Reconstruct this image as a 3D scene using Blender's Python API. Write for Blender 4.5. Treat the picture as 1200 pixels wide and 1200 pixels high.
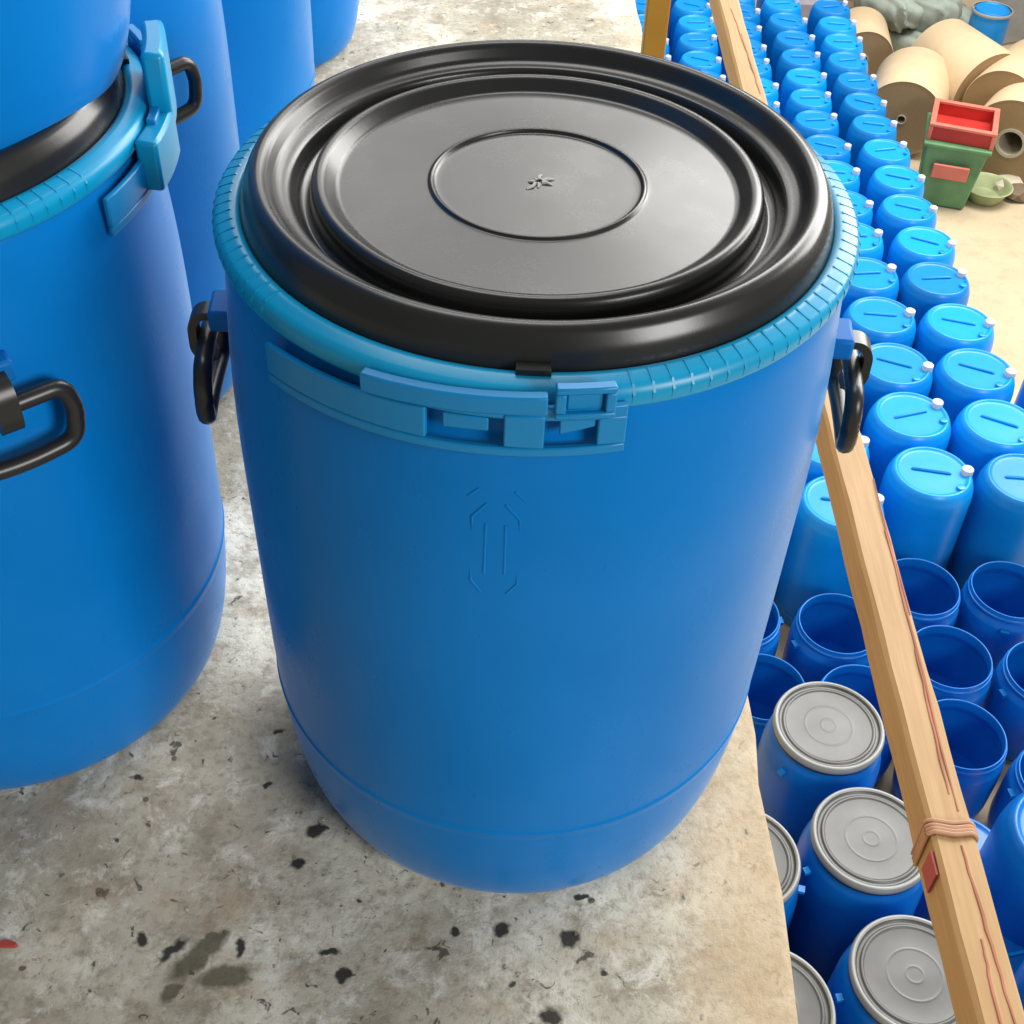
import bpy, bmesh, math, random
from mathutils import Vector, Matrix
random.seed(7)
for o in list(bpy.data.objects): bpy.data.objects.remove(o)
scn = bpy.context.scene
COL = scn.collection
rad = math.radians

# ------------------------------------------------------------------ camera
cam_d = bpy.data.cameras.new('camera'); cam = bpy.data.objects.new('camera', cam_d); COL.objects.link(cam)
cam_d.sensor_width = 36; cam_d.lens = 36 * 1497 / 1200; cam_d.clip_start = .02; cam_d.clip_end = 200
_p, _r, _y = rad(43.8), rad(2.54), rad(-.57)
F = Vector((math.sin(_y)*math.cos(_p), math.cos(_y)*math.cos(_p), -math.sin(_p)))
X = Vector((math.cos(_y), -math.sin(_y), 0)); U = X.cross(F)
cx = X*math.cos(_r) + U*math.sin(_r); cu = -X*math.sin(_r) + U*math.cos(_r)
cam.matrix_world = Matrix(((cx.x, cu.x, -F.x, 0), (cx.y, cu.y, -F.y, -.80), (cx.z, cu.z, -F.z, 1.062), (0, 0, 0, 1)))
scn.camera = cam

# ------------------------------------------------------------------ world and lamps (indoor hall, daylight from roof lights and a side opening)
w = bpy.data.worlds.new('World'); scn.world = w; w.use_nodes = True
w.node_tree.nodes['Background'].inputs[0].default_value = (1, .985, .95, 1)
w.node_tree.nodes['Background'].inputs[1].default_value = .235
def area(name, loc, target, sx, sy, power, col):
    d = bpy.data.lights.new(name, 'AREA'); d.shape = 'RECTANGLE'; d.size = sx; d.size_y = sy; d.energy = power; d.color = col
    o = bpy.data.objects.new(name, d); COL.objects.link(o); o.location = loc
    o.rotation_euler = (Vector(target) - Vector(loc)).to_track_quat('-Z', 'Y').to_euler()
    return o
area('roof_light_far', (.2, 9.5, 6.3), (0, 0, .3), 9, 2.8, 330, (1, .985, .95))
area('door_opening', (4.6, -4.0, 2.6), (0, 0, .2), 2.4, 2.4, 340, (1, .985, .96))
area('ledge_fill', (-.5, 1.9, 4.6), (-.4, .6, 0), 2.6, 1.6, 95, (1, .985, .95))  # added fill that lifts the floor between the drums, no known roof opening
area('side_opening', (5.6, 5.4, 2.5), (-.1, .3, .2), 5, 4.0, 700, (1, .98, .94))
area('roof_light_hall', (3.0, 6.8, 4.2), (2.4, 6.4, -3), 4, 5, 620, (1, .99, .96))
try:
    scn.cycles.max_bounces = 6; scn.cycles.diffuse_bounces = 3; scn.cycles.glossy_bounces = 3; scn.cycles.transmission_bounces = 1
except Exception: pass
vs = scn.view_settings
vs.view_transform = 'Standard'; vs.look = 'None'; vs.gamma = 1; vs.use_curve_mapping = False; vs.exposure = 0

# ------------------------------------------------------------------ materials
def new_mat(name):
    m = bpy.data.materials.new(name); m.use_nodes = True
    nt = m.node_tree
    return m, nt, nt.nodes['Principled BSDF']
def noise(nt, scale, detail=6, rough=.55, coord='Object', dist=0, mapping=None):
    tc = nt.nodes.new('ShaderNodeTexCoord'); n = nt.nodes.new('ShaderNodeTexNoise')
    n.inputs['Scale'].default_value = scale; n.inputs['Detail'].default_value = detail
    n.inputs['Roughness'].default_value = rough; n.inputs['Distortion'].default_value = dist
    if mapping:
        mp = nt.nodes.new('ShaderNodeMapping'); mp.inputs['Scale'].default_value = mapping
        nt.links.new(tc.outputs[coord], mp.inputs[0]); nt.links.new(mp.outputs[0], n.inputs['Vector'])
    else: nt.links.new(tc.outputs[coord], n.inputs['Vector'])
    return n.outputs['Fac']
def ramp(nt, fac, stops):
    r = nt.nodes.new('ShaderNodeValToRGB'); e = r.color_ramp.elements
    while len(e) < len(stops): e.new(.5)
    for k, (p, c) in enumerate(stops):
        e[k].position = p; e[k].color = (c, c, c, 1) if not hasattr(c, '__len__') else (*c, 1)
    nt.links.new(fac, r.inputs[0]); return r.outputs[0]
def mixc(nt, fac, a, b, mode='MIX'):
    m = nt.nodes.new('ShaderNodeMix'); m.data_type = 'RGBA'; m.blend_type = mode
    for s, v in ((0, fac), (6, a), (7, b)):
        if hasattr(v, 'links') or isinstance(v, bpy.types.NodeSocket): nt.links.new(v, m.inputs[s])
        else: m.inputs[s].default_value = v if s == 0 else (*v, 1)
    return m.outputs[2]
def bump(nt, b, h, strength, dist):
    n = nt.nodes.new('ShaderNodeBump'); n.inputs['Strength'].default_value = strength; n.inputs['Distance'].default_value = dist
    nt.links.new(h, n.inputs['Height']); nt.links.new(n.outputs[0], b.inputs['Normal'])
def plastic(name, col, rough=.36, var=.12, scuff=.0, bscale=220, bst=.0, spec=.5, wave=0):
    m, nt, b = new_mat(name)
    dark = tuple(c*(1-var) for c in col); light = tuple(min(1, c*(1+var)+.004) for c in col)
    c = mixc(nt, ramp(nt, noise(nt, 5, 3), [(.3, 0), (.7, 1)]), dark, light)
    if scuff:
        s = ramp(nt, noise(nt, 26, 6, .7, mapping=(1, 1, .35)), [(.60, 0), (.78, scuff)])
        c = mixc(nt, s, c, tuple(min(1, x*.6+.22) for x in col))
    nt.links.new(c, b.inputs['Base Color']); b.inputs['Roughness'].default_value = rough
    b.inputs['Specular IOR Level'].default_value = spec
    if wave:        # slight unevenness of blow-moulded walls plus fine grain and rubbed patches in the gloss
        nt.links.new(ramp(nt, noise(nt, 21, 4, .6, mapping=(1, 1, .5)), [(.35, rough-.015), (.72, rough+(.05 if wave > .003 else .02))]), b.inputs['Roughness'])
        n1 = nt.nodes.new('ShaderNodeBump'); n1.inputs['Strength'].default_value = 1; n1.inputs['Distance'].default_value = wave
        nt.links.new(noise(nt, 7, 1, .4), n1.inputs['Height'])
        n2 = nt.nodes.new('ShaderNodeBump'); n2.inputs['Strength'].default_value = .05; n2.inputs['Distance'].default_value = .0005
        nt.links.new(noise(nt, 240, 2), n2.inputs['Height']); nt.links.new(n1.outputs[0], n2.inputs['Normal']); nt.links.new(n2.outputs[0], b.inputs['Normal'])
    elif bst: bump(nt, b, noise(nt, bscale, 2), bst, .0006)
    return m
M = {}
M['blue'] = plastic('blue_polyethylene', (.000, .172, .53), .28, .05, .05, 220, 0, .10, .0042)
_b = M['blue'].node_tree.nodes['Principled BSDF']; _b.inputs['Sheen Weight'].default_value = .22; _b.inputs['Sheen Roughness'].default_value = .28; _b.inputs['Sheen Tint'].default_value = (.62, .84, 1, 1)   # sheen added for the whitish highlight down the walls
M['ring'] = plastic('turquoise_clamp_plastic', (.000, .270, .50), .32, .08, .05, 220, 0, .34, .0008)
M['latch'] = plastic('blue_latch_plastic', (.000, .205, .48), .34, .06, .0, 220, .08, .36)
M['lug'] = plastic('blue_lug_plastic', (.000, .13, .42), .42, .08, 0, 220, 0, .12)
M['black'] = plastic('black_lid_plastic', (.010, .010, .010), .28, .1, .0, 300, 0, .5, .0006)
M['handle'] = plastic('black_handle_plastic', (.012, .012, .012), .34, .2)
M['scar'] = plastic('glint_grey_plastic', (.34, .34, .33), .6, .2)  # pale tone paints the glint on the lid's moulding mark
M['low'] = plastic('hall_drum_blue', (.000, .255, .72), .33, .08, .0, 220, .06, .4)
_nt = M['low'].node_tree       # every hall drum has aged a little differently
_oi = _nt.nodes.new('ShaderNodeObjectInfo'); _hs = _nt.nodes.new('ShaderNodeHueSaturation'); _mr = _nt.nodes.new('ShaderNodeMapRange')
_mr.inputs[3].default_value = .72; _mr.inputs[4].default_value = 1.12; _nt.links.new(_oi.outputs['Random'], _mr.inputs[0]); _nt.links.new(_mr.outputs[0], _hs.inputs['Value'])
_b = _nt.nodes['Principled BSDF']; _src = _b.inputs['Base Color'].links[0].from_socket; _nt.links.new(_src, _hs.inputs['Color']); _nt.links.new(_hs.outputs[0], _b.inputs['Base Color'])
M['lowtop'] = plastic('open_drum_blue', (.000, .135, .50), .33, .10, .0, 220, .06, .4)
M['cap'] = plastic('white_cap_plastic', (.55, .60, .66), .4, .05)
M['lidgrey'] = plastic('grey_lid_plastic', (.072, .075, .073), .38, .3, .2)
M['ringmetal'] = plastic('galvanised_ring', (.27, .285, .285), .36, .15)
M['gasket'] = plastic('dark_gasket', (.02, .021, .022), .5, .2)
M['wood'], nt, b = new_mat('rail_wood')
g = noise(nt, 9, 8, .6, mapping=(10, .5, 10)); c = ramp(nt, g, [(.2, (.32, .185, .07)), (.55, (.40, .25, .11)), (.85, (.46, .305, .155))])
c = mixc(nt, ramp(nt, noise(nt, 6, 4), [(.55, 0), (.78, .35)]), c, (.52, .27, .13))
nt.links.new(c, b.inputs['Base Color']); b.inputs['Roughness'].default_value = .6; bump(nt, b, g, .3, .002)
M['crack'] = plastic('reddish_cord', (.33, .13, .075), .8, .3)
M['cord'] = plastic('tan_cord', (.42, .24, .15), .8, .2)
M['redtape'] = plastic('red_tape', (.32, .02, .025), .5, .2)
M['orange'] = plastic('orange_post_paint', (.42, .20, .012), .5, .15, .05)
M['kraft'] = plastic('kraft_paper', (.62, .46, .28), .75, .08, 0, 60, .2)
M['kraft_end'], nt, b = new_mat('kraft_roll_end')
c = mixc(nt, noise(nt, 60, 6, .7), (.27, .17, .08), (.38, .26, .13)); nt.links.new(c, b.inputs['Base Color']); b.inputs['Roughness'].default_value = .85
M['core'] = plastic('roll_core_card', (.50, .44, .33), .8, .1)
M['red'] = plastic('red_crate_plastic', (.48, .025, .018), .45, .1, .05)
M['redrim'] = plastic('faded_red_rim', (.62, .16, .11), .5, .1, .1)
M['green'] = plastic('green_box_paint', (.10, .235, .10), .55, .25, .1)
M['sack'] = plastic('grey_green_sack', (.30, .34, .29), .8, .25, .2, 40, .5)
M['steel'] = plastic('grey_steel', (.33, .33, .33), .5, .15, .1)
M['junk'] = plastic('brown_scrap', (.16, .11, .07), .8, .4, .3)
M['stain'] = plastic('dried_oil_stain', (.075, .068, .050), .8, .3)
M['stain2'] = plastic('olive_stain', (.15, .14, .085), .8, .35)
M['scrapred'] = plastic('red_scrap', (.40, .06, .04), .6, .2)
# worn concrete of the ledge, with light streaks painted into its colour
M['concrete'], nt, b = new_mat('worn_concrete')
big = noise(nt, 3.2, 5, .6); mid = noise(nt, 17, 7, .72); fine = noise(nt, 95, 6, .75)
c = ramp(nt, big, [(.34, (.30, .27, .205)), (.5, (.46, .425, .335)), (.62, (.78, .74, .61))])  # palest stop paints bands of light on the slab
c = mixc(nt, ramp(nt, mid, [(.34, .9), (.52, 0)]), c, (.25, .21, .145))
c = mixc(nt, ramp(nt, noise(nt, 24, 7, .75, dist=.4), [(.52, 0), (.66, .8)]), c, (.70, .68, .59))
c = mixc(nt, ramp(nt, fine, [(.34, .6), (.50, 0)]), c, (.17, .145, .10))
c = mixc(nt, ramp(nt, noise(nt, 60, 4, .6, dist=.9), [(.31, .9), (.37, 0)]), c, (.06, .055, .04))
c = mixc(nt, ramp(nt, noise(nt, 11, 4, .6), [(.56, 0), (.70, .5)]), c, (.40, .28, .16))
# oil drips and spills on the slab: (x, y, half width, half length, turn, olive?)
SPILLS = [(-0.179, -0.141, .0125, .009, .3, 0), (-0.189, -0.179, .0095, .0075, 0, 0), (0.063, -0.238, .0115, .0125, .5, 0), (0.002, -0.232, .0105, .008, .2, 0), (0.047, -0.311, .012, .012, .1, 0), (-0.232, -0.029, .0075, .005, .2, 0), (-0.233, -0.095, .0055, .005, 0, 0), (-0.133, -0.283, .0085, .0075, 0, 0), (-0.149, -0.263, .012, .0045, .1, 0), (-0.315, -0.260, .007, .008, .4, 0), (-0.361, -0.095, .008, .005, 0, 0), (0.073, -0.196, .008, .005, 0, 0), (0.093, -0.269, .006, .005, 0, 0), (-0.039, -0.236, .007, .005, 0, 0), (-0.285, -0.269, .007, .020, -.6, 0), (-0.226, -0.263, .006, .012, .1, 0), (-0.262, -0.273, .012, .038, -.75, 1), (-0.235, -0.291, .030, .013, .25, 1), (-0.251, -0.256, .016, .007, .3, 1), (-0.278, -0.307, .008, .014, -.5, 1)]
tcs = nt.nodes.new('ShaderNodeTexCoord'); wob = nt.nodes.new('ShaderNodeTexNoise'); wob.inputs['Scale'].default_value = 75; wob.inputs['Detail'].default_value = 4
nt.links.new(tcs.outputs['Object'], wob.inputs['Vector'])
wv = nt.nodes.new('ShaderNodeVectorMath'); wv.operation = 'MULTIPLY_ADD'; nt.links.new(wob.outputs['Color'], wv.inputs[0]); wv.inputs[1].default_value = (.016, .016, 0)
nt.links.new(tcs.outputs['Object'], wv.inputs[2])
def spill_field(olive):
    last = None
    for x, y, rx, ry, rt, ol in SPILLS:
        if ol != olive: continue
        mp = nt.nodes.new('ShaderNodeMapping'); mp.vector_type = 'TEXTURE'
        mp.inputs['Location'].default_value = (x+.008, y+.008, 0); mp.inputs['Rotation'].default_value = (0, 0, rt); mp.inputs['Scale'].default_value = (rx, ry, .1)
        nt.links.new(wv.outputs[0], mp.inputs[0])
        ln = nt.nodes.new('ShaderNodeVectorMath'); ln.operation = 'LENGTH'; nt.links.new(mp.outputs[0], ln.inputs[0])
        if last is None: last = ln.outputs['Value']
        else:
            mn = nt.nodes.new('ShaderNodeMath'); mn.operation = 'MINIMUM'; nt.links.new(last, mn.inputs[0]); nt.links.new(ln.outputs['Value'], mn.inputs[1]); last = mn.outputs[0]
    return last
c = mixc(nt, ramp(nt, spill_field(1), [(.60, .82), (1.0, 0)]), c, (.075, .068, .036))
c = mixc(nt, ramp(nt, spill_field(0), [(.55, .96), (.95, 0)]), c, (.020, .019, .015))
# tan worn strip along the free edge (stays with the slab)
tc = nt.nodes.new('ShaderNodeTexCoord'); sx = nt.nodes.new('ShaderNodeSeparateXYZ'); nt.links.new(tc.outputs['Object'], sx.inputs[0])
ad = nt.nodes.new('ShaderNodeMath'); ad.operation = 'MULTIPLY_ADD'; nt.links.new(noise(nt, 14, 6, .7), ad.inputs[0]); ad.inputs[1].default_value = .09
nt.links.new(sx.outputs[0], ad.inputs[2])
tanc = mixc(nt, fine, (.40, .27, .14), (.58, .44, .27))
c = mixc(nt, ramp(nt, ad.outputs[0], [(.175, 0), (.26, .70)]), c, tanc)
nt.links.new(c, b.inputs['Base Color']); nt.links.new(ramp(nt, mid, [(.3, .62), (.7, .85)]), b.inputs['Roughness'])
b.inputs['Specular IOR Level'].default_value = .3
mm = nt.nodes.new('ShaderNodeMath'); mm.operation = 'ADD'; nt.links.new(mid, mm.inputs[0]); nt.links.new(fine, mm.inputs[1])
bump(nt, b, mm.outputs[0], .5, .0035)
M['sand'], nt, b = new_mat('sandy_hall_floor')
c = mixc(nt, noise(nt, 2.2, 8, .65), (.42, .325, .20), (.58, .47, .31))
c = mixc(nt, ramp(nt, noise(nt, 9, 7, .7), [(.3, .5), (.5, 0)]), c, (.34, .26, .17))
nt.links.new(c, b.inputs['Base Color']); b.inputs['Roughness'].default_value = .9; bump(nt, b, noise(nt, 40, 6), .3, .01)

# ------------------------------------------------------------------ helpers
def tag(o, label=None, cat=None, group=None, kind=None):
    if label: o['label'] = label
    if cat: o['category'] = cat
    if group: o['group'] = group
    if kind: o['kind'] = kind
    return o
def empty(name, loc=(0, 0, 0), rz=0):
    o = bpy.data.objects.new(name, None); COL.objects.link(o); o.location = loc; o.rotation_euler = (0, 0, rz); o.empty_display_size = .05
    return o
def obj(name, bm_or_me, mat, parent=None, smooth=True, ang=35, bev=0):
    if isinstance(bm_or_me, bmesh.types.BMesh):
        bm = bm_or_me
        bmesh.ops.recalc_face_normals(bm, faces=bm.faces)
        if smooth:
            for f in bm.faces: f.smooth = True
            for e in bm.edges:
                if len(e.link_faces) == 2 and e.calc_face_angle(0) > rad(ang): e.smooth = False
        me = bpy.data.meshes.new(name); bm.to_mesh(me); bm.free()
    else: me = bm_or_me
    if mat is not None and not me.materials: me.materials.append(mat)
    o = bpy.data.objects.new(name, me); COL.objects.link(o)
    if parent: o.parent = parent
    if bev:
        m = o.modifiers.new('bevel', 'BEVEL'); m.width = bev; m.segments = 2; m.limit_method = 'ANGLE'; m.angle_limit = rad(40)
    return o
def fillet(pts, r, n=5):
    out = [pts[0]]
    for a, b_, c in zip(pts, pts[1:], pts[2:]):
        a, b_, c = Vector(a), Vector(b_), Vector(c)
        d1, d2 = (a-b_), (c-b_)
        t = min(r, d1.length*.45, d2.length*.45)
        p, q = b_ + d1.normalized()*t, b_ + d2.normalized()*t
        for k in range(n+1):
            s = k/n; out.append(tuple((1-s)**2*p + 2*s*(1-s)*b_ + s*s*q))
    out.append(pts[-1]); return out
def revolve(prof, seg=96, bm=None, cx=0, cy=0):
    bm = bm or bmesh.new(); rings = []
    for r, z in prof:
        if r < 1e-5: rings.append([bm.verts.new((cx, cy, z))])
        else: rings.append([bm.verts.new((cx + r*math.cos(2*math.pi*k/seg), cy + r*math.sin(2*math.pi*k/seg), z)) for k in range(seg)])
    for a, b_ in zip(rings, rings[1:]):
        for k in range(seg):
            l = (k+1) % seg
            if len(a) == 1 and len(b_) == 1: continue
            if len(a) == 1: bm.faces.new((a[0], b_[l], b_[k]))
            elif len(b_) == 1: bm.faces.new((a[k], a[l], b_[0]))
            else: bm.faces.new((a[k], a[l], b_[l], b_[k]))
    return bm
def arc_box(a0, a1, r0, r1, z0, z1, bm=None, n=None, z0b=None, z1b=None):
    """block bent round the z axis; angles in degrees; z may run linearly to z0b/z1b at the far end"""
    bm = bm or bmesh.new(); n = n or max(2, int(abs(a1-a0)/2.5))
    z0b = z0 if z0b is None else z0b; z1b = z1 if z1b is None else z1b
    rows = []
    for k in range(n+1):
        s = k/n; a = rad(a0 + (a1-a0)*s); lo = z0+(z0b-z0)*s; hi = z1+(z1b-z1)*s
        rows.append([bm.verts.new((r*math.cos(a), r*math.sin(a), z)) for r, z in ((r0, lo), (r1, lo), (r1, hi), (r0, hi))])
    for p, q in zip(rows, rows[1:]):
        for k in range(4): bm.faces.new((p[k], p[(k+1) % 4], q[(k+1) % 4], q[k]))
    bm.faces.new(rows[0][::-1]); bm.faces.new(rows[-1]); return bm
def tube(pts, r, closed=False, seg=10, bm=None, flat=1.0):
    bm = bm or bmesh.new(); pts = [Vector(p) for p in pts]; n = len(pts); rings = []
    up = Vector((.013, .021, 1))
    for i, p in enumerate(pts):
        t = (pts[(i+1) % n] - pts[i-1]) if closed else (pts[min(i+1, n-1)] - pts[max(i-1, 0)])
        t.normalize(); a = t.cross(up)
        if a.length < .05: a = t.cross(Vector((1, 0, .02)))
        a.normalize(); b_ = a.cross(t)
        rr = r(i/(n-1)) if callable(r) else r
        rings.append([bm.verts.new(p + a*math.cos(2*math.pi*k/seg)*rr + b_*math.sin(2*math.pi*k/seg)*rr*flat) for k in range(seg)])
    m = n if closed else n-1
    for i in range(m):
        p, q = rings[i], rings[(i+1) % n]
        for k in range(seg): bm.faces.new((p[k], p[(k+1) % seg], q[(k+1) % seg], q[k]))
    if not closed:
        bm.faces.new(rings[0][::-1]); bm.faces.new(rings[-1])
    return bm
def box(x0, x1, y0, y1, z0, z1, bm=None):
    bm = bm or bmesh.new()
    v = [bm.verts.new((x, y, z)) for z in (z0, z1) for x, y in ((x0, y0), (x1, y0), (x1, y1), (x0, y1))]
    for f in ((3, 2, 1, 0), (4, 5, 6, 7), (0, 1, 5, 4), (1, 2, 6, 5), (2, 3, 7, 6), (3, 0, 4, 7)): bm.faces.new([v[k] for k in f])
    return bm
def copy_tree(o, parent=None):
    c = o.copy(); COL.objects.link(c); c.parent = parent
    for ch in list(o.children): copy_tree(ch, c)
    return c

# ------------------------------------------------------------------ setting: ledge, hall floor
FLOOR = -3.3
def ledge_edge(y): return .2555 + (y + .1) * -.0345
bm = bmesh.new()
ys = [-3 + k*.06 for k in range(int(12/.06)+1)]
top, low = [], []
for y in ys:
    e = ledge_edge(y) + random.uniform(-.0022, .0022) + .002*math.sin(y*23)
    top.append((bm.verts.new((-4, y, 0)), bm.verts.new((e-.010, y, 0)), bm.verts.new((e-.002, y, -.004)), bm.verts.new((e, y, -.013)), bm.verts.new((e-.004, y, FLOOR))))
for a, b_ in zip(top, top[1:]):
    for k in range(4): bm.faces.new((a[k], a[k+1], b_[k+1], b_[k]))
ledge = obj('ledge_floor', bm, M['concrete']); tag(ledge, kind='structure')
bm = bmesh.new(); bm.faces.new([bm.verts.new(p) for p in ((-4, -6, FLOOR-.004), (30, -6, FLOOR-.004), (30, 60, FLOOR-.004), (-4, 60, FLOOR-.004))])
tag(obj('hall_floor', bm, M['sand']), kind='structure')
# stains and crumbs on the ledge, each with its own outline and a little thickness
def blob(name, x, y, rx, ry, rot, mat, h=.0012, seed=0, n=18, rough=.3):
    rnd = random.Random(seed); bm = bmesh.new(); b0, t0 = [], []
    ph = [rnd.uniform(0, 6.28) for _ in range(4)]
    for k in range(n):
        a = 2*math.pi*k/n
        q = 1 + rough*(.5*math.sin(2*a+ph[0]) + .35*math.sin(3*a+ph[1]) + .3*math.sin(5*a+ph[2]))
        px, py = rx*q*math.cos(a), ry*q*math.sin(a)
        X_, Y_ = px*math.cos(rot)-py*math.sin(rot), px*math.sin(rot)+py*math.cos(rot)
        b0.append(bm.verts.new((X_, Y_, 0))); t0.append(bm.verts.new((X_*.8, Y_*.8, h)))
    for k in range(n): bm.faces.new((b0[k], b0[(k+1) % n], t0[(k+1) % n], t0[k]))
    bm.faces.new(t0)
    o = obj(name, bm, mat, ledge); o.location = (x, y, .0003); return o
rnd = random.Random(3)
for k in range(46):
    P = Vector((rnd.uniform(-.55, .24), rnd.uniform(-.36, .0), 0))
    if P.x < ledge_edge(P.y) - .02: blob('grit_crumb', P.x, P.y, rnd.uniform(.0012, .0036), rnd.uniform(.001, .0028), rnd.uniform(0, 3), M[rnd.choice(['stain', 'stain2', 'stain2', 'junk', 'core'])], rnd.uniform(.0004, .0012), k+100, 8)
P = Vector((-0.431, -0.272, 0)); blob('red_flake', P.x, P.y, .010, .004, .1, M['scrapred'], .002, 61)

# ------------------------------------------------------------------ big drums on the ledge
body_prof = fillet([(0, .012), (.150, .010), (.160, .0), (.1955, .0), (.2022, .008), (.2078, .022), (.2128, .042), (.2168, .065), (.2203, .095), (.2229, .130), (.2246, .175), (.2256, .25), (.2272, .42), (.2262, .48), (.2222, .540), (.2195, .575), (.2165, .590), (.2040, .598)], .026, 6)
def seam_prof(p):
    out = []
    for r, z in p: out.append((r, z))
    ins = []
    for (r0, z0), (r1, z1) in zip(out, out[1:]):
        ins.append((r0, z0))
        if z0 < .142 <= z1 and r0 > .2:
            def rr(z): return r0 + (r1-r0)*(z-z0)/(z1-z0)
            for dz, dr in ((-.010, .0002), (-.0012, .0013), (.0002, .0013), (.0012, .0001)): ins.append((rr(.142+dz)+dr, .142+dz))
    ins.append(out[-1]); return ins
def body_r(z):
    for (r0, z0), (r1, z1) in zip(body_prof, body_prof[1:]):
        if r0 > .15 and z0 <= z <= z1 and z1 > z0: return r0 + (r1-r0)*(z-z0)/(z1-z0)
    return .2262
ME = {}
def build_meshes():
    def mesh(name, bm, mat, ang=35):
        o = obj(name, bm, mat, None, True, ang); me = o.data; bpy.data.objects.remove(o); ME[name] = me
    mesh('drum_body', revolve(seam_prof(body_prof), 160), M['blue'], 60)
    lid = fillet([(.2040, .592), (.2058, .603), (.2020, .619), (.1965, .6290), (.1905, .6315), (.1855, .6290), (.1810, .620), (.1770, .6180), (.1705, .6170), (.1668, .604), (.1610, .6015), (.1580, .604),
                  (.1565, .6160), (.1535, .6212), (.1475, .6212), (.1400, .6128), (.1370, .6118), (.0790, .6135), (.0762, .6137), (.0748, .6156), (.0733, .6156), (.0720, .6130), (.0680, .6127), (.004, .6132), (0, .6132)], .0028, 3)
    mesh('lid', revolve(lid, 160), M['black'], 70)
    ring = fillet([(.2030, .600), (.2060, .6070), (.2110, .6085), (.2212, .6052), (.2242, .6000), (.2236, .5915), (.2200, .5880), (.2150, .5880)], .003, 4)
    mesh('clamp_ring', revolve(ring, 160), M['ring'], 70)
    # thin radial fin on the sloping top of the clamp ring
    bm = bmesh.new()
    sec = [(.2085, .6075), (.2116, .6088), (.2206, .6057), (.2245, .6001), (.2240, .5940), (.2220, .5940), (.2195, .6030)]
    a = [bm.verts.new((r, -.0008, z)) for r, z in sec]; b_ = [bm.verts.new((r, .0008, z)) for r, z in sec]
    bm.faces.new(a); bm.faces.new(b_[::-1])
    for k in range(len(sec)): bm.faces.new((a[k], b_[k], b_[(k+1) % len(sec)], a[(k+1) % len(sec)]))
    mesh('rib', bm, M['ring'], 30)
    # latch: angles measured with the latch centre at 0
    bm = arc_box(-44, 17, .2215, .2262, .553, .560, z0b=.5625, z1b=.569)                 # lower strip
    arc_box(-44, -13, .2215, .2262, .5602, .583, bm, z0b=.5652, z1b=.588)                # plate left of the windows
    arc_box(-1.2, 4.8, .2215, .2268, .5677, .592, bm)                                    # plate between the windows
    arc_box(12.6, 17, .2215, .2262, .5692, .590, bm)
    arc_box(-13, 17, .2213, .2258, .588, .598, bm)                                       # upper strip
    mesh('latch_plate', bm, M['latch'])
    bm = arc_box(-23, 5, .2225, .2300, .590, .6035, z0b=.596, z1b=.6085); mesh('latch_lever', bm, M['latch'])
    bm = arc_box(-10.5, -3.5, .2220, .2240, .5745, .586, z0b=.5765, z1b=.586); mesh('latch_tongue', bm, M['latch'])
    bm = arc_box(6, 14.8, .2225, .2300, .6105, .6150); arc_box(6, 14.8, .2225, .2300, .5925, .5965, bm); arc_box(6, 7.6, .2225, .2298, .5966, .6104, bm); arc_box(13.2, 14.8, .2225, .2298, .5966, .6104, bm)
    arc_box(7.7, 13.1, .2225, .2262, .5967, .6103, bm); mesh('latch_bracket', bm, M['latch'])
    bm = arc_box(7, 12.4, .2220, .2240, .5765, .588, z0b=.5820, z1b=.588); mesh('latch_tongue_short', bm, M['latch'])
    bm = arc_box(0, 5.6, .2020, .2125, .5995, .6120); mesh('lid_tab', bm, M['black'])
    # handle hanging flat against the side; local x = outward radius, y = along the wall
    bm = box(.218, .2400, -.016, .016, .494, .512); mesh('handle_lug', bm, M['lug'])
    pts = []
    for y, z in fillet([(0, .480), (.043, .480), (.0480, .458), (.043, .432), (0, .429), (-.043, .432), (-.0480, .458), (-.043, .480), (0, .480)], .018, 5)[:-1]:
        pts.append((.2440 + .0015*math.sin((z-.42)*40) - 3.2*y*y*.35 + (.480-z)*.06, y, z))
    q = []
    for p in pts:
        if not q or (Vector(p)-Vector(q[-1])).length > .001: q.append(p)
    mesh('handle', tube(q, .0070, True, 12), M['handle'], 80)
    bm = bmesh.new(); n_ = 12; rows = []
    path = fillet([(.232, .503), (.2480, .503), (.2545, .494), (.2550, .472), (.2490, .463), (.2400, .466)], .009, 4)
    for k, (x, z) in enumerate(path):
        a = Vector(path[max(k-1, 0)]); b_ = Vector(path[min(k+1, len(path)-1)]); d = (b_-a).normalized(); nrm = Vector((-d.y, d.x))*.0032
        rows.append([bm.verts.new(p) for p in ((x+nrm.x, -.008, z+nrm.y), (x+nrm.x, .008, z+nrm.y), (x-nrm.x, .008, z-nrm.y), (x-nrm.x, -.008, z-nrm.y))])
    for p, q in zip(rows, rows[1:]):
        for k in range(4): bm.faces.new((p[k], p[(k+1) % 4], q[(k+1) % 4], q[k]))
    bm.faces.new(rows[0]); bm.faces.new(rows[-1][::-1]); mesh('handle_hook', bm, M['handle'], 50)
build_meshes()
def inst(name, me, parent, rz=0, loc=None):
    o = bpy.data.objects.new(name, ME[me]); COL.objects.link(o); o.parent = parent
    if rz: o.rotation_euler = (0, 0, rad(rz))
    if loc: o.location = loc
    return o
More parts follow.
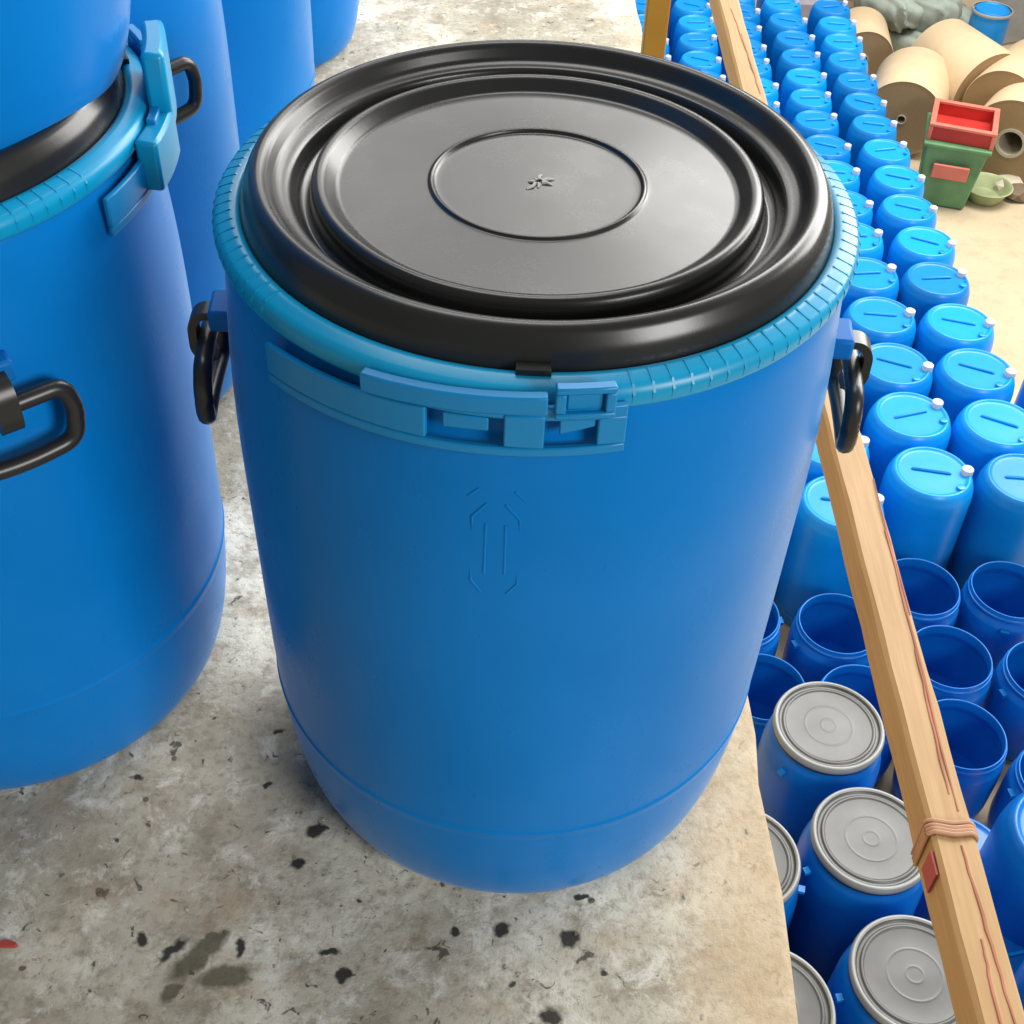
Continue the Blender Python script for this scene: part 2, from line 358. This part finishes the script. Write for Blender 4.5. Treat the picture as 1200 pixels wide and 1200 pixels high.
def big_drum(loc, label, handles, latch, ribs=True, swing=0):
    t = empty('open_top_drum', loc); tag(t, label, 'drum', 'big blue drums on the ledge')
    body = inst('body', 'drum_body', t)
    inst('lid', 'lid', t); ring = inst('clamp_ring', 'clamp_ring', t)
    if ribs:
        for k in range(112):
            a = k*360/112; d = (a - latch + 180) % 360 - 180
            if -45 < d < 16: continue
            inst('rib', 'rib', ring, a)
    for nm in ('latch_plate', 'latch_lever', 'latch_tongue', 'latch_tongue_short', 'latch_bracket'):
        o = inst('latch_tongue' if 'tongue' in nm else nm, nm, t, latch); o.scale = (1.016, 1.016, 1); m = o.modifiers.new('bevel', 'BEVEL'); m.width = .0012; m.segments = 2; m.limit_method = 'ANGLE'
    o = inst('lid_tab', 'lid_tab', t, latch)
    for h in handles:
        lug = inst('handle_lug', 'handle_lug', t, h); m = lug.modifiers.new('bevel', 'BEVEL'); m.width = .003; m.segments = 2
        inst('handle', 'handle', t, h); inst('handle_hook', 'handle_hook', t, h)
    return t, body
main, mbody = big_drum((0, 0, 0), 'large blue drum with complete black lid in the middle of the ledge', (-3, 184), -92)
# moulded emblem on the front of the main drum: two upright shapes with slanting tips
def emblem(parent, az):
    def pt(a, z):
        r = body_r(z) - .0006; return (r*math.cos(rad(az+a)), r*math.sin(rad(az+a)), z)
    for s in (-1, 1):
        o = obj('emblem_ridge', tube([pt(s*1.5, .515), pt(s*3.9, .503), pt(s*3.9, .447), pt(s*2.2, .437)], .0013, False, 8, None), M['blue'], parent)
        o = obj('emblem_ridge', tube([pt(s*1.6, .498), pt(s*1.7, .455)], .0012, False, 8), M['blue'], parent)
        o = obj('emblem_ridge', tube([pt(s*4.6, .519), pt(s*2.9, .526)], .0012, False, 8), M['blue'], parent)
emblem(main, -94)
# moulding mark in the middle of the lid, its glint painted as pale plastic
bm = bmesh.new()
for k in range(7):
    a = 2*math.pi*k/7 + random.uniform(0, .6); l = random.uniform(.004, .013)
    tube([(0.003*math.cos(a), .003*math.sin(a), .6133), (l*.6*math.cos(a+.15), l*.6*math.sin(a+.15), .6138), (l*math.cos(a), l*math.sin(a), .6132)], lambda s: .0017-.0010*s, False, 6, bm)
obj('moulding_mark', bm, M['scar'], main)
LEFT = (-.522, .077, 0)
ld, _ = big_drum(LEFT, 'blue drum at the left edge with another drum stacked on its lid', (-51, 129), 24)
o = obj('raised_lever', arc_box(6, 22, .2245, .2420, .583, .645), M['ring'], ld, bev=.004)
o = obj('lever_hinge', arc_box(-6, 9, .2245, .2420, .560, .600), M['ring'], ld, bev=.003)
big_drum((-.524, .107, .6135), 'blue drum stacked on top of the leftmost drum, cut by the frame corner', (40, 220), 120, False)
big_drum((-.584, .560, 0), 'blue drum standing behind the leftmost drum with its handle loop showing', (-37, 143), 60, False)
big_drum((-.590, 1.130, 0), 'blue drum third back along the ledge, dark handle at the frame top', (-62, 118), 60, False)
big_drum((-.575, 1.400 + .20, 0), 'blue drum fourth back along the ledge, mostly hidden by its neighbour', (-150, 30), 60, False)
big_drum((-.545, 2.07, 0), 'farthest blue drum on the ledge, next to the bare concrete', (-150, 30), 60, False)

# ------------------------------------------------------------------ orange post and timber rail
P = Vector((0.203, 1.407, 0))
bm = box(-.020, .020, -.020, .020, .006, 2.2); post = empty('guard_post', (P.x-.012, P.y, 0)); tag(post, 'orange painted post standing on the ledge edge behind the big drum', 'post')
obj('upright', bm, M['orange'], post, bev=.003); obj('base_plate', box(-.04, .035, -.045, .045, .0005, .006), M['orange'], post, bev=.001)
def rail():
    z = -.45
    A = Vector((0.528, 3.430, z)) 
    B = Vector((0.612, -0.144, z))
    B.x += .012; d = (B-A); L = d.length; t = empty('timber_rail', A)
    t.rotation_euler = (0, 0, math.atan2(d.y, d.x) + math.pi/2)        # local -y runs towards the camera
    tag(t, 'long squared timber rail running past the ledge above the hall drums', 'rail')
    bm = bmesh.new(); n = 60; rows = []; rr = random.Random(5)
    W = .031
    for k in range(n+1):
        y = .4 - (L+.8)*k/n; j = lambda: rr.uniform(-.0012, .0012)
        sec = [(-W, -.075), (W, -.075), (W, -.006), (W-.007, 0), (-W+.006, 0), (-W, -.006)]
        rows.append([bm.verts.new((x+j(), y, zz+j())) for x, zz in sec])
    for a, b_ in zip(rows, rows[1:]):
        for k in range(6): bm.faces.new((a[k], a[(k+1) % 6], b_[(k+1) % 6], b_[k]))
    bm.faces.new(rows[0]); bm.faces.new(rows[-1][::-1])
    obj('beam', bm, M['wood'], t, True, 25)
    # loose reddish cord strands lying along the top
    for x0, x1, p0, p1, wd in ((.024, .014, -2.652, -3.210, .0035), (.018, .008, -2.917, -3.183, .0025), (.006, .012, -3.265, -3.513, .005), (.028, .024, -2.522, -2.846, .002), (-.002, -.006, -3.402, -3.545, .004), (.010, .016, -0.648, -1.021, .004), (.0, .01, -0.470, -0.761, .003)):
        pts = [(x0+(x1-x0)*k/12 + rr.uniform(-.0012, .0012), p0+(p1-p0)*k/12, .0006) for k in range(13)]
        obj('cord_strand', tube(pts, lambda s, w_=wd: .0012+w_*.35*(.25+math.sin(math.pi*min(1, max(0, s)))*.75), False, 6, None, .6), M['crack'], t)
    # cord tied round the beam, with a scrap of red tape on its flank
    yc = -3.231
    for k in range(4):
        y = yc - .0062*k - rr.uniform(-.0012, .0012)
        loop = [(-W-.003, y, -.078), (-W-.003, y+.004, -.004), (-W+.004, y+.003, .0035), (0, y-.002, .004), (W-.006, y+.002, .0035), (W+.003, y, -.005), (W+.003, y, -.078)]
        obj('cord_turn', tube(fillet(loop, .006, 3), .0032, True, 8), M['cord'], t)
    obj('red_tape', box(-W-.0045, -W-.0015, yc-.075, yc-.038, -.055, -.008), M['redtape'], t)
    return t
rail()

# ------------------------------------------------------------------ hall drums: open, lidded, closed
def mesh_only(bm, mat, ang=45):
    o = obj('m', bm, mat, None, True, ang); me = o.data; bpy.data.objects.remove(o); return me
# open drum (height .43)
h = .43
op = fillet([(0, .012), (.14, .008), (.150, .02), (.164, .05), (.172, .11), (.174, .30), (.170, .355), (.157, .378), (.1535, .385), (.1535, .395), (.163, .398), (.163, .408), (.157, .410), (.156, .428), (.154, .430), (.150, .428), (.149, .385), (.164, .345), (.167, .30), (.165, .11), (.14, .025), (0, .02)], .006, 3)
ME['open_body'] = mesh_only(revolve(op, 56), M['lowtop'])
ME['open_lug'] = mesh_only(box(.166, .186, -.016, .016, .345, .362), M['lug'])
OPEN = []
def open_drum(x, y, label, rot):
    P = Vector((x, y, 0)); OPEN.append(empty('open_drum')); t = OPEN[-1]; t.location = (P.x, P.y, FLOOR); t.rotation_euler = (0, 0, rad(rot)); t.scale = (1.07, 1.07, 1); tag(t, label, 'drum', 'open blue drums below the ledge')
    inst('body', 'open_body', t)
    for a in (0, 180): inst('handle_lug', 'open_lug', t, a)
open_drum(1.336, 2.726, 'open empty blue drum left of the timber rail, in front of closed drums', 20)
open_drum(1.818, 2.599, 'open empty blue drum right of the rail, below the closed drums', 65)
open_drum(1.000, 2.426, 'open blue drum half hidden behind the big drum, above a grey lid', 30)
open_drum(1.386, 2.354, 'open blue drum just behind the upper grey lid, beside the rail', 80)
open_drum(1.782, 2.193, 'open blue drum right of the rail, lowest of the open ones there', 40)
open_drum(2.106, 2.544, 'open blue drum cut by the right frame edge', 200)
open_drum(0.928, 2.749, 'open blue drum peeping out behind the big drum side', 10)
open_drum(2.037, 2.049, 'open blue drum at the right edge beside the lowest open one', 10)
open_drum(1.714, 2.958, 'open blue drum under the rail in front of the closed drums', 75)
open_drum(2.100, 2.985, 'open blue drum at the foot of the front closed drums', 75)
def settle(fixed):
    for _ in range(200):
        for a in range(len(OPEN)):
            for q, dmin, w_ in [(OPEN[b_].location, .386, .5) for b_ in range(len(OPEN)) if b_ != a] + [(Vector((x, y, FLOOR)), d_, 1) for x, y, d_ in fixed]:
                d = OPEN[a].location - q; d.z = 0
                if 1e-6 < d.length < dmin: OPEN[a].location += d.normalized()*(dmin-d.length)*w_
            OPEN[a].location.x = max(OPEN[a].location.x, .46)
# lidded drum (height .9)
hl = .90
lp = fillet([(0, .012), (.16, .0), (.186, .012), (.198, .07), (.205, .13), (.207, .62), (.203, .76), (.190, .825), (.178, .845), (.176, .872)], .02, 4)
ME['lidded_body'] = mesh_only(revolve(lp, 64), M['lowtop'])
ME['lidded_ring'] = mesh_only(revolve(fillet([(.177, .868), (.186, .872), (.1875, .886), (.183, .899), (.176, .9005), (.171, .896)], .003, 3), 64), M['ringmetal'])
ME['lidded_gasket'] = mesh_only(revolve([(.180, .858), (.1835, .860), (.1835, .8695), (.178, .8695)], 64), M['gasket'])
ME['lidded_lid'] = mesh_only(revolve(fillet([(.1725, .897), (.166, .889), (.158, .8885), (.154, .8925), (.148, .8925), (.144, .8895), (.085, .8895), (.080, .8903), (.075, .8895), (.030, .8900), (.026, .8907), (.02, .8900), (0, .8902)], .002, 2), 64), M['lidgrey'])
ME['lidded_lug'] = mesh_only(box(.196, .216, -.011, .011, .788, .801), M['low'])
LIDXY = []
def lidded(x, y, label, rot):
    P = Vector((x, y, 0)); LIDXY.append((P.x, P.y, .405)); t = empty('lidded_drum', (P.x, P.y, FLOOR), rad(rot)); tag(t, label, 'drum', 'lidded blue drums below the ledge')
    for n, m in (('body', 'lidded_body'), ('gasket', 'lidded_gasket'), ('clamp_ring', 'lidded_ring'), ('lid', 'lidded_lid')): inst(n, m, t)
    for a in (0, 180): inst('handle_lug', 'lidded_lug', t, a)
lidded(1.075, 1.859, 'blue drum with grey lid, uppermost of the three beside the rail', 40)
lidded(1.148, 1.429, 'blue drum with grey lid, middle of the three beside the rail', 200)
lidded(1.201, 0.983, 'blue drum with grey lid, nearest one at the bottom beside the rail', 190)
lidded(0.729, 1.335, 'grey-lidded blue drum peeping past the ledge edge, upper of two', -12)
lidded(0.769, 0.863, 'grey-lidded blue drum peeping past the ledge edge at the frame bottom', -8)
settle(LIDXY + [(x, y, .40) for x, y in ((1.37, 3.22), (1.785, 3.44), (2.195, 3.42), (2.61, 3.40), (.97, 3.30))])
# closed drum (height .68, radius 1 = .185)
def closed_meshes():
    R_ = .187
    cp = fillet([(0, .012), (.15, .0), (.168, .006), (.176, .05), (.1835, .075), (.1805, .082), (.1870, .10), (.1875, .30), (.1860, .585), (.181, .625), (.168, .662), (.158, .676), (.150, .678), (.143, .671), (.136, .668), (.060, .669), (0, .669)], .010, 4)
    ME['closed_body'] = mesh_only(revolve(cp, 48), M['low'], 60)
    bm = bmesh.new(); ME['closed_grip'] = mesh_only(tube(fillet([(-.085, .002, .660), (-.080, .002, .673), (.070, .004, .674), (.075, .004, .660)], .01, 3), .0065, False, 8, None, 1.1), M['low'])
    ME['closed_cap'] = mesh_only(revolve(fillet([(.0250, .652), (.0250, .694), (.0205, .698), (.015, .695), (0, .695)], .004, 3), 20, None, .142, .028), M['cap'])
    ME['closed_bung'] = mesh_only(revolve(fillet([(.018, .655), (.018, .682), (0, .682)], .003, 2), 16, None, .112, -.078), M['low'])
closed_meshes()
ME['closed_body_shaded'] = ME['closed_body'].copy(); ME['closed_body_shaded'].materials[0] = M['lowtop']  # darker blue painted in place of shade on the near closed drums
ORD = ['front', 'second', 'third', 'fourth', 'fifth', 'sixth', 'seventh', 'eighth', 'ninth', 'tenth', 'eleventh', 'twelfth', 'thirteenth', 'fourteenth', 'fifteenth', 'sixteenth', 'seventeenth', 'eighteenth', 'nineteenth']
ROWN = ['in the row cut by the right frame edge', 'in the row beside the sandy aisle', 'in the second row from the sandy aisle', 'in the third row from the sandy aisle', 'in the row under the far rail', 'in the row left of the far rail', 'in the row nearest the orange post']
cols = [  # (x near, x far, y start, y end)
    (2.61, 2.55, 3.40, 4.30), (2.195, 2.05, 3.42, 8.75), (1.785, 1.715, 3.44, 8.9), (1.37, 1.38, 3.22, 8.9), (.97, 1.045, 3.30, 8.95), (.60, .71, 5.2, 8.95), (.30, .37, 6.6, 8.95)]
rr = random.Random(21)
C0 = cam.matrix_world.translation.copy()
def topix(P):
    v = P - C0; dz = v.dot(F); return 600+1497*v.dot(cx)/dz, 600-1497*v.dot(cu)/dz
def hidden(px, py):      # behind the big drum, or out of the picture
    if px < 735 or px > 1265 or py < -45: return True
    e = ((px-626)/372)**2 + ((py-262)/215)**2
    if e < .80: return True
    return py > 300 and px < 975 - (py-300)*.17 - 30
for ci, (xn, xf, y0, y1) in enumerate(cols):
    y = y0; k = 0
    while y < y1:
        s = min(1, max(0, (y-4.3)/2.6)); pitch = .392*(1-s) + .300*s; sc = 1.045*(1-s) + .80*s
        x = xn + (xf-xn)*min(1, (y-3.3)/4) + rr.uniform(-.012, .012)
        hgt = .68
        q_ = topix(Vector((x, y, FLOOR+hgt)))
        if q_[0] < 1265 and q_[1] > -45:
            hid = hidden(*q_)
            if hid and (q_[0] < 745 or ((q_[0]-626)/372)**2 + ((q_[1]-262)/215)**2 < .60): y += pitch; continue      # far behind the big drum, nothing of it shows
            t = empty('closed_drum', (x, y+rr.uniform(-.006, .006), FLOOR), rad(rr.uniform(-26, 20))); t.scale = (sc, sc, 1)
            tag(t, 'blue closed drum of the hall rows hidden from view behind the big drum' if hid else '%s blue closed drum ' % ORD[k] + ROWN[ci], 'drum', 'closed blue drums standing in rows in the hall')
            inst('body', 'closed_body', t); inst('cap', 'closed_cap', t); inst('grip', 'closed_grip', t); inst('bung', 'closed_bung', t)
            k += 0 if hid else 1
        y += pitch

for x, y, zt, sc, label in ((1.803, 1.497, -2.42, 1.15, 'tall blue closed drum cut by the right frame edge beside the rail cord'), (1.769, 0.999, -2.42, 1.15, 'tall blue closed drum at the lower right corner past the rail'),
        (1.586, 1.638, -2.80, 1.0, 'low blue closed drum mostly hidden under the timber rail'), (1.650, 1.265, -2.80, 1.0, 'blue closed drum under the near end of the timber rail')):
    t = empty('closed_drum', (x, y, FLOOR), rad(rr.uniform(-20, 20))); t.scale = (sc, sc, (zt-FLOOR)/.68)
    tag(t, label, 'drum', 'closed blue drums below the ledge')
    inst('body', 'closed_body_shaded', t); inst('cap', 'closed_cap', t); inst('grip', 'closed_grip', t); inst('bung', 'closed_bung', t)

# ------------------------------------------------------------------ things across the aisle
def paper_roll(A, B, r, label, core=.16):
    A, B = Vector(A), Vector(B); d = B-A; L = d.length
    t = empty('paper_roll', A); t.rotation_euler = d.to_track_quat('Z', 'Y').to_euler(); tag(t, label, 'paper roll', 'kraft paper rolls across the aisle')
    bm = revolve([(r-.004, 0), (r, .006), (r, L-.006), (r-.004, L)], 56); obj('wrap', bm, M['kraft'], t)
    for nm, z0, dz in (('end_face', 0, .004), ('end_face', L, -.004)):
        bm = revolve([(r-.004, z0)] + [(r*(1-k/10)+core*r*k/10, z0+(dz if k % 2 else dz*.3)) for k in range(1, 11)], 48); obj(nm, bm, M['kraft_end'], t, ang=80)
    bm = revolve([(core*r, -.006), (core*r*.8, -.006), (core*r*.8, L+.006), (core*r, L+.006), (core*r, -.006)], 24); obj('core', bm, M['core'], t)
    return t
g = FLOOR
paper_roll((2.495, 7.594, g+0.275), (2.684, 8.168, g+0.275), 0.275, 'kraft paper roll left of the red crate, brown end facing the drums', 0.12)
paper_roll((3.167, 7.271, g+0.3), (3.737, 8.202, g+0.3), .30, 'kraft paper roll right of the red crate showing its pale core', .34)
paper_roll((2.415, 8.659, g+0.22), (2.448, 9.123, g+0.22), 0.22, 'farthest small kraft roll at the end of the drum rows', 0.16)
paper_roll((3.171, 7.957, g+0.31), (2.918, 8.515, g+0.31), 0.31, 'biggest kraft paper roll lying at the back under the blue drum', 0.12)
paper_roll((3.168, 7.646, g+0.36), (3.550, 8.220, g+0.36), 0.27, 'kraft paper roll wedged between two others behind the red crate', 0.1)
# green box with a red crate on it
t = empty('green_box', (2.74, 7.08, g), rad(-14)); tag(t, 'worn green painted box under the red crate by the aisle', 'box')
bm = bmesh.new()
v = [bm.verts.new(p) for p in ((-.17, -.17, 0), (.15, -.17, 0), (.15, .17, 0), (-.17, .17, 0), (-.20, -.21, .44), (.20, -.21, .44), (.20, .21, .44), (-.20, .21, .44))]
for f in ((3, 2, 1, 0), (4, 5, 6, 7), (0, 1, 5, 4), (1, 2, 6, 5), (2, 3, 7, 6), (3, 0, 4, 7)): bm.faces.new([v[k] for k in f])
obj('shell', bm, M['green'], t, bev=.015)
o = obj('faded_patch', box(-.12, .11, -.212, -.192, .25, .35), M['redrim'], t, bev=.006); o.rotation_euler = (rad(5), 0, 0)
obj('rim', box(-.215, .215, -.225, .225, .430, .458), M['green'], t, bev=.008)
t = empty('red_crate', (2.75, 7.08, g+.460), rad(-16)); t.scale = (.9, .9, 1); tag(t, 'shallow red plastic crate sitting on the green box by the aisle', 'crate')
bm = box(-.22, .22, -.20, -.18, .0, .09); obj('front_panel', bm, M['red'], t, bev=.004)
for a, b_ in ((-.22, -.20), (.20, .22)): obj('side_panel', box(a, b_, -.178, .20, 0, .09), M['red'], t, bev=.004)
obj('back_panel', box(-.198, .198, .18, .20, 0, .09), M['red'], t, bev=.004); obj('base', box(-.198, .198, -.178, .178, .002, .02), M['red'], t)
for x0, x1, y0, y1 in ((-.235, .235, -.215, -.175), (-.235, .235, .175, .215), (-.235, -.195, -.174, .174), (.195, .235, -.174, .174)): obj('rim', box(x0, x1, y0, y1, .092, .112), M['redrim'], t, bev=.004)
obj('post', box(.205, .235, -.215, -.17, .0, .091), M['redrim'], t, bev=.004); obj('post', box(-.235, -.205, -.215, -.17, .0, .091), M['redrim'], t, bev=.004)
# pale tub and scrap on the floor beside it
P = Vector((3.021, 7.060, g)); t = empty('shallow_tub', (P.x, P.y, g)); tag(t, 'shallow pale green tub on the sandy floor below the green box', 'tub')
obj('bowl', revolve(fillet([(0, .01), (.11, 0), (.16, .09), (.175, .10), (.165, .105), (.15, .09), (.10, .02), (0, .02)], .008, 3), 32), plastic('pale_green_plastic', (.30, .34, .17), .5, .3, .2), t)
rs = random.Random(4)
for k, (x, y, s_) in enumerate(((3.203, 7.192, .12), (3.258, 7.083, .10), (3.300, 7.400, .11), (3.355, 7.288, .12), (2.748, 6.967, .05))):
    P = Vector((x, y, g)); bm = bmesh.new(); bmesh.ops.create_icosphere(bm, subdivisions=2, radius=s_)
    for v_ in bm.verts: v_.co *= rs.uniform(.75, 1.15); v_.co.z = max(-.02, v_.co.z*.6)
    tag(obj('scrap_lump', bm, M['junk'] if k % 2 else M['core'], None, True, 20), ['brown scrap lump at the foot of the right paper roll', 'pale scrap lump at the right frame edge', 'brown scrap lump under the pale roll core', 'crumpled card lump against the right frame edge', 'small dark scrap lump below the green box'][k], 'scrap').location = (P.x, P.y, g+.03)
# sacks behind
SL = ['grey green sack at the left of the sack heap', 'grey green sack lying in the middle of the heap', 'grey green sack at the right of the heap', 'upper left sack of the heap', 'upper right sack of the heap', 'sack lying in front of the heap']
for k, (x, y, z) in enumerate(((2.714, 9.619, 0.12), (2.917, 9.509, 0.12), (3.199, 9.675, 0.12), (2.739, 9.425, 0.34), (2.975, 9.386, 0.34), (2.930, 9.328, 0.1))):
    P = Vector((x, y, g+z)); bm = bmesh.new(); bmesh.ops.create_icosphere(bm, subdivisions=4, radius=1)
    ph = [rs.uniform(0, 6) for _ in range(6)]
    for v_ in bm.verts:
        x, y, zz = v_.co
        f = 1 + .10*math.sin(5*x+ph[0])*math.sin(4*y+ph[1]) + .07*math.sin(11*y+ph[2]+3*x) + .05*math.sin(17*x+ph[3]+5*zz)
        sg = lambda q, e: math.copysign(abs(q)**e, q)
        v_.co = Vector((sg(x, .6)*.27*f, sg(y, .6)*.18*f, sg(zz, .8)*.13*f))
    s_ = obj('sack', bm, M['sack'], None, True, 60); tag(s_, SL[k], 'sack', 'sacks heaped behind the paper rolls'); s_.location = P; s_.rotation_euler = (rs.uniform(-.15, .15), rs.uniform(-.15, .15), rs.uniform(-1, 1))
# lone blue drum and steel frame behind
P = Vector((3.246, 8.598, g+.6)); t = empty('upright_drum', (P.x, P.y, g)); tag(t, 'lone blue drum standing behind the biggest paper roll', 'drum')
inst('body', 'closed_body', t).scale = (.75, .75, 1.0); inst('band', 'lidded_ring', t).scale = (.80, .80, .75)
P = Vector((3.976, 9.644, g)); t = empty('steel_frame', (P.x, P.y, g), rad(25)); tag(t, 'grey steel frame panel at the top right corner', 'frame')
for a, b_ in (((-.5, 0, 0), (-.5, 0, 1.2)), ((.5, 0, 0), (.5, 0, 1.2)), ((-.5, 0, 1.2), (.5, 0, 1.2)), ((-.5, 0, .6), (.5, 0, .6)), ((-.5, 0, .6), (.5, 0, 1.2))): obj('bar', tube([a, b_], .018, False, 8), M['steel'], t)
obj('panel', box(-.48, .48, .02, .03, .02, 1.18), M['steel'], t)
P = Vector((2.144, 9.609, g+.25)); t = tag(obj('card_box', box(-.18, .18, -.14, .14, -.25, .05), plastic('mauve_card', (.33, .30, .34), .8, .2), None, bev=.01), 'greyish card box past the far end of the drum rows', 'box'); t.location = P
P = Vector((2.451, 9.839, g+.2)); t = tag(obj('dark_box', box(-.2, .2, -.14, .14, -.2, .0), M['junk'], None, bev=.01), 'dark brown box behind the farthest small kraft roll', 'box'); t.location = P
